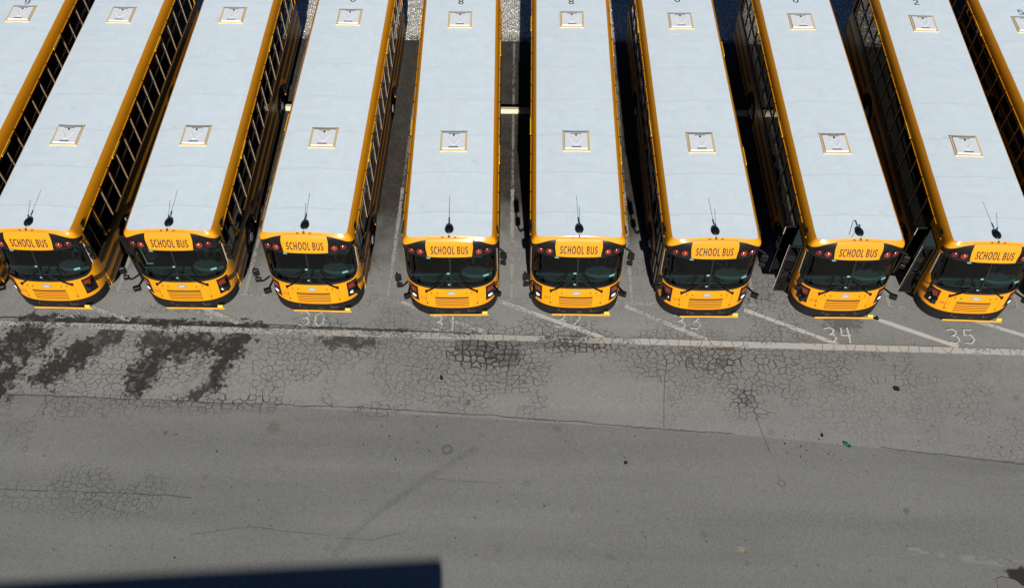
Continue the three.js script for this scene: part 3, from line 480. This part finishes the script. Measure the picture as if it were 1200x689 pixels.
const BUSES = [ // x, z, heading, door opening, roof numeral, fleet number, label
  [-15.36, 0.02, 0, 0, '9', '512', 'school bus at the far left, only a corner of its white roof in view'],
  [-12.328, 0.028, -0.58, 0, '4', '516', 'school bus over bay 28, its nose cut off by the left edge'],
  [-8.731, -0.026, 0.32, 1, '7', '341', 'yellow school bus with its door swung open, second nose from the left'],
  [-5.267, -0.002, -0.61, 0, '6', '345', 'yellow school bus with closed door, third nose from the left'],
  [-1.563, 0.062, 1.14, 0, '8', '574', 'yellow school bus just left of the gap with a sunlit wheel stop and pale gravel'],
  [1.719, -0.005, 0.15, 0, '8', '307', 'yellow school bus just right of the gap with a sunlit wheel stop and pale gravel'],
  [5.166, -0.006, 0.83, 0, '6', '378', 'yellow school bus with closed door between bays 32 and 34, fourth nose from the right'],
  [8.793, -0.039, 0.32, 1, '0', '370', 'yellow school bus with an open door and bent roof whip, beside the white 34'],
  [12.211, -0.013, -1.57, 1, '2', '382', 'school bus with its door folded open behind the white 35 at the right edge'],
  [15.53, -0.02, -0.5, 0, '5', '390', 'school bus at the far right, only its left roof side in view'],
];
const made = BUSES.map((_, i) => (i ? proto.clone() : proto));
BUSES.forEach(([x, z, a, open, d, no, label], i) => {
  const b = made[i];
  b.position.set(x, 0, z); b.rotation.y = R(a);
  for (const c of b.children) if (c.name === 'door_leaf' && open) c.rotation.y = c.userData.swing * R(86);
  if (i === 7) b.traverse((c) => { if (c.name === 'antenna_whip') c.geometry = tube([[0, 3.13, -.93], [-.03, 3.20, -.99], [-.12, 3.19, -.82], [-.26, 3.14, -.60]], .0055, 14, 6); });
  // every bus has weathered a little differently
  const hue = 1 + .06 * (hash(i, 3, 5) - .5), rt = grime.clone(), rm = M.roof.clone(), ym = M.yellow.clone(); rt.offset.set(hash(i, 1, 5), hash(i, 2, 5)); rt.needsUpdate = true; rm.map = rt; rm.color.multiplyScalar(1 - .03 * hash(i, 4, 5)); ym.color.g *= hue; ym.color.multiplyScalar(1 - .08 * hash(i, 6, 5)); ym.clearcoatRoughness = .05 + .2 * hash(i, 7, 5);
  b.traverse((c) => { if (c.material === M.roof) c.material = rm; else if (c.material === M.yellow) c.material = ym; });
  part('roof_number', digitGeo(d, .24, .17).clone().rotateX(-Math.PI / 2).translate(0, HTOP + CROWN + .006, -10.16 - (i > 5 ? .17 : 0) + (i === 0 ? .3 : i === 9 ? .45 : 0)), i > 7 ? M.blue : M.letter, b);
  part('fleet_number', bendText(text(no, .085, .17, .002), 1.06, .001).clone(), M.brown, b).geometry.translate(0, 0, 0);
  top(b, 'school_bus', label, 'school bus', 'school buses parked side by side in a row');
});
// fleet numbers sit at the left of the grille
scene.traverse((o) => { if (o.name === 'fleet_number') { const p = o.geometry.attributes.position; for (let i = 0; i < p.count; i++) { const h = p.getY(i), q = surf((p.getX(i) - .75) / smoothCurve(WPTS, h), h, .003); p.setXYZ(i, q.x, q.y, q.z); } } });

// ------------------------------------------------------------------ wheel stops, litter
{
  const sh = new THREE.Shape(); sh.moveTo(-.09, 0); sh.lineTo(.09, 0); sh.lineTo(.075, .11); sh.lineTo(.05, .135); sh.lineTo(-.05, .135); sh.lineTo(-.075, .11); sh.closePath();
  const g = new THREE.ExtrudeGeometry(sh, { depth: 1.9, bevelEnabled: true, bevelSize: .01, bevelThickness: .02, bevelSegments: 1 }).rotateY(Math.PI / 2).translate(-.95, 0, 0);
  [[-7.4, 'stub of a pale wheel stop in the left gap, beside a bus rear wheel'], [-.1, 'sunlit pale wheel stop lying across the middle gap below the gravel'], [7.2, 'shaded wheel stop in the black gap right of the middle']].forEach(([x, label]) => {
    const o = part('wheel_stop', g, M.wood); o.position.set(x, .002, -8.5); top(o, 'wheel_stop', label, 'wheel stop', 'wheel stops between the buses');
  });
  const scrap = (name, label, cat, x, z, w, d, h, ry, col) => {
    const q = new THREE.PlaneGeometry(w, d, 8, 5).rotateX(-Math.PI / 2), p = q.attributes.position;
    for (let i = 0; i < p.count; i++) { const u = p.getX(i) / w, v = p.getZ(i) / d; p.setXYZ(i, p.getX(i) * (1 - .5 * v * v), .006 + h * (vnoise(u * 4 + x, v * 4 + z, 88)) + h * .5 * Math.abs(u), p.getZ(i) * (1 - .8 * Math.abs(u)) + .12 * d * Math.sin(u * 7)); }
    q.computeVertexNormals(); const o = part(name, q, new THREE.MeshStandardMaterial({ color: new THREE.Color().setRGB(...col), roughness: .6, side: THREE.DoubleSide }));
    o.position.set(x, 0, z); o.rotation.y = ry; top(o, name, label, cat);
  };
  scrap('plastic_scrap', 'crumpled green plastic scrap lying alone on the asphalt at right', 'litter', 8.51, 3.53, .21, .12, .03, -.6, [.02, .13, .08]);
  scrap('rubber_scrap', 'black rubber scrap on the cracked asphalt in front of bay 35', 'litter', 10.12, 1.88, .17, .12, .03, .2, [.006, .006, .006]);
  scrap('rubber_scrap', 'small black rubber scrap on the asphalt in front of bay 31', 'litter', -1.8, 1.77, .08, .14, .03, .3, [.008, .008, .008]);
  scrap('rubber_scrap', 'black rubber scrap just ahead of the bumper in bay 34', 'litter', 10.07, -.36, .16, .1, .04, .1, [.006, .006, .006]);
  scrap('rubber_scrap', 'tiny black scrap near the middle of the open asphalt', 'litter', 2.93, 4.13, .1, .06, .025, .4, [.008, .008, .008]);
  scrap('rubber_scrap', 'tiny black scrap left of the green plastic scrap', 'litter', 7.93, 3.27, .09, .07, .025, 1, [.008, .008, .008]);
  const crumbs = []; for (let i = 0; i < 110; i++) { const s = lerp(.008, .02, rnd() ** 2), k = rnd(); const [cx, cz, sp] = k < .2 ? [7.6, 3.5, .7] : k < .4 ? [-3, 3.3, 1.2] : [0, 3.6, 13]; const g = new THREE.IcosahedronGeometry(s, 0).scale(1, .6, 1).rotateY(rnd() * 6).translate(cx + (rnd() - .5) * 2 * sp, s * .4, cz + (rnd() - .5) * Math.min(sp * 1.4, 7)); crumbs.push(g); }
  const o = part('asphalt_crumbs', crumbs, M.rubber); top(o, 'asphalt_crumbs', 'dark loose crumbs scattered on the open asphalt', 'grit', null, 'stuff');
  const lump = new THREE.CylinderGeometry(.34, .37, .035, 22, 1), p = lump.attributes.position; for (let i = 0; i < p.count; i++) { const a = Math.atan2(p.getZ(i), p.getX(i)), r = 1 + .12 * Math.sin(a * 3 + 1) + .07 * Math.sin(a * 5); p.setX(i, p.getX(i) * r); p.setZ(i, p.getZ(i) * r * .8); } lump.computeVertexNormals();
  const cm = part('concrete_patch', lump, new THREE.MeshStandardMaterial({ color: new THREE.Color().setRGB(.17, .16, .15), roughness: .95, map: grime })); cm.position.set(11.52, -.010, 7.1); top(cm, 'concrete_patch', 'pale round concrete patch beside the dark hole at lower right', 'patch');
}

// ------------------------------------------------------------------ the flat-roofed building behind the camera whose shadow reaches the lower left
{
  const b = new THREE.Group(), wall = new THREE.MeshStandardMaterial({ color: new THREE.Color().setRGB(.32, .2, .15), roughness: .9 }), H = 7.5, k = H;
  const cx = -1.48 + .15 * k, cz = 6.53 + 2.1 * k, th = Math.atan2(.71, -9.63);
  const g = new THREE.Group(); g.position.set(cx, 0, cz); g.rotation.y = R(4.3); g.name = 'building';
  part('wall', box(40, H - .3, 12, -20, (H - .3) / 2, 6), wall, g);
  part('parapet', box(40, .3, 12, -20, H - .15, 6, .1), M.grey, g);
  for (let i = 0; i < 9; i++) for (const y of [1.0, 4.3]) { const w = part('window', [box(2.3, .08, .12, -2.5 - i * 4.2, y + 1.9, -.03), box(2.5, .1, .2, -2.5 - i * 4.2, y, -.05)], M.alu, g); part('pane', box(2.2, 1.8, .04, -2.5 - i * 4.2, y + .95, -.02), M.gloss, w); }
  top(g, 'building', 'flat roofed building behind the viewpoint, shading the lower left', 'building');
}
renderer.render(scene, camera);
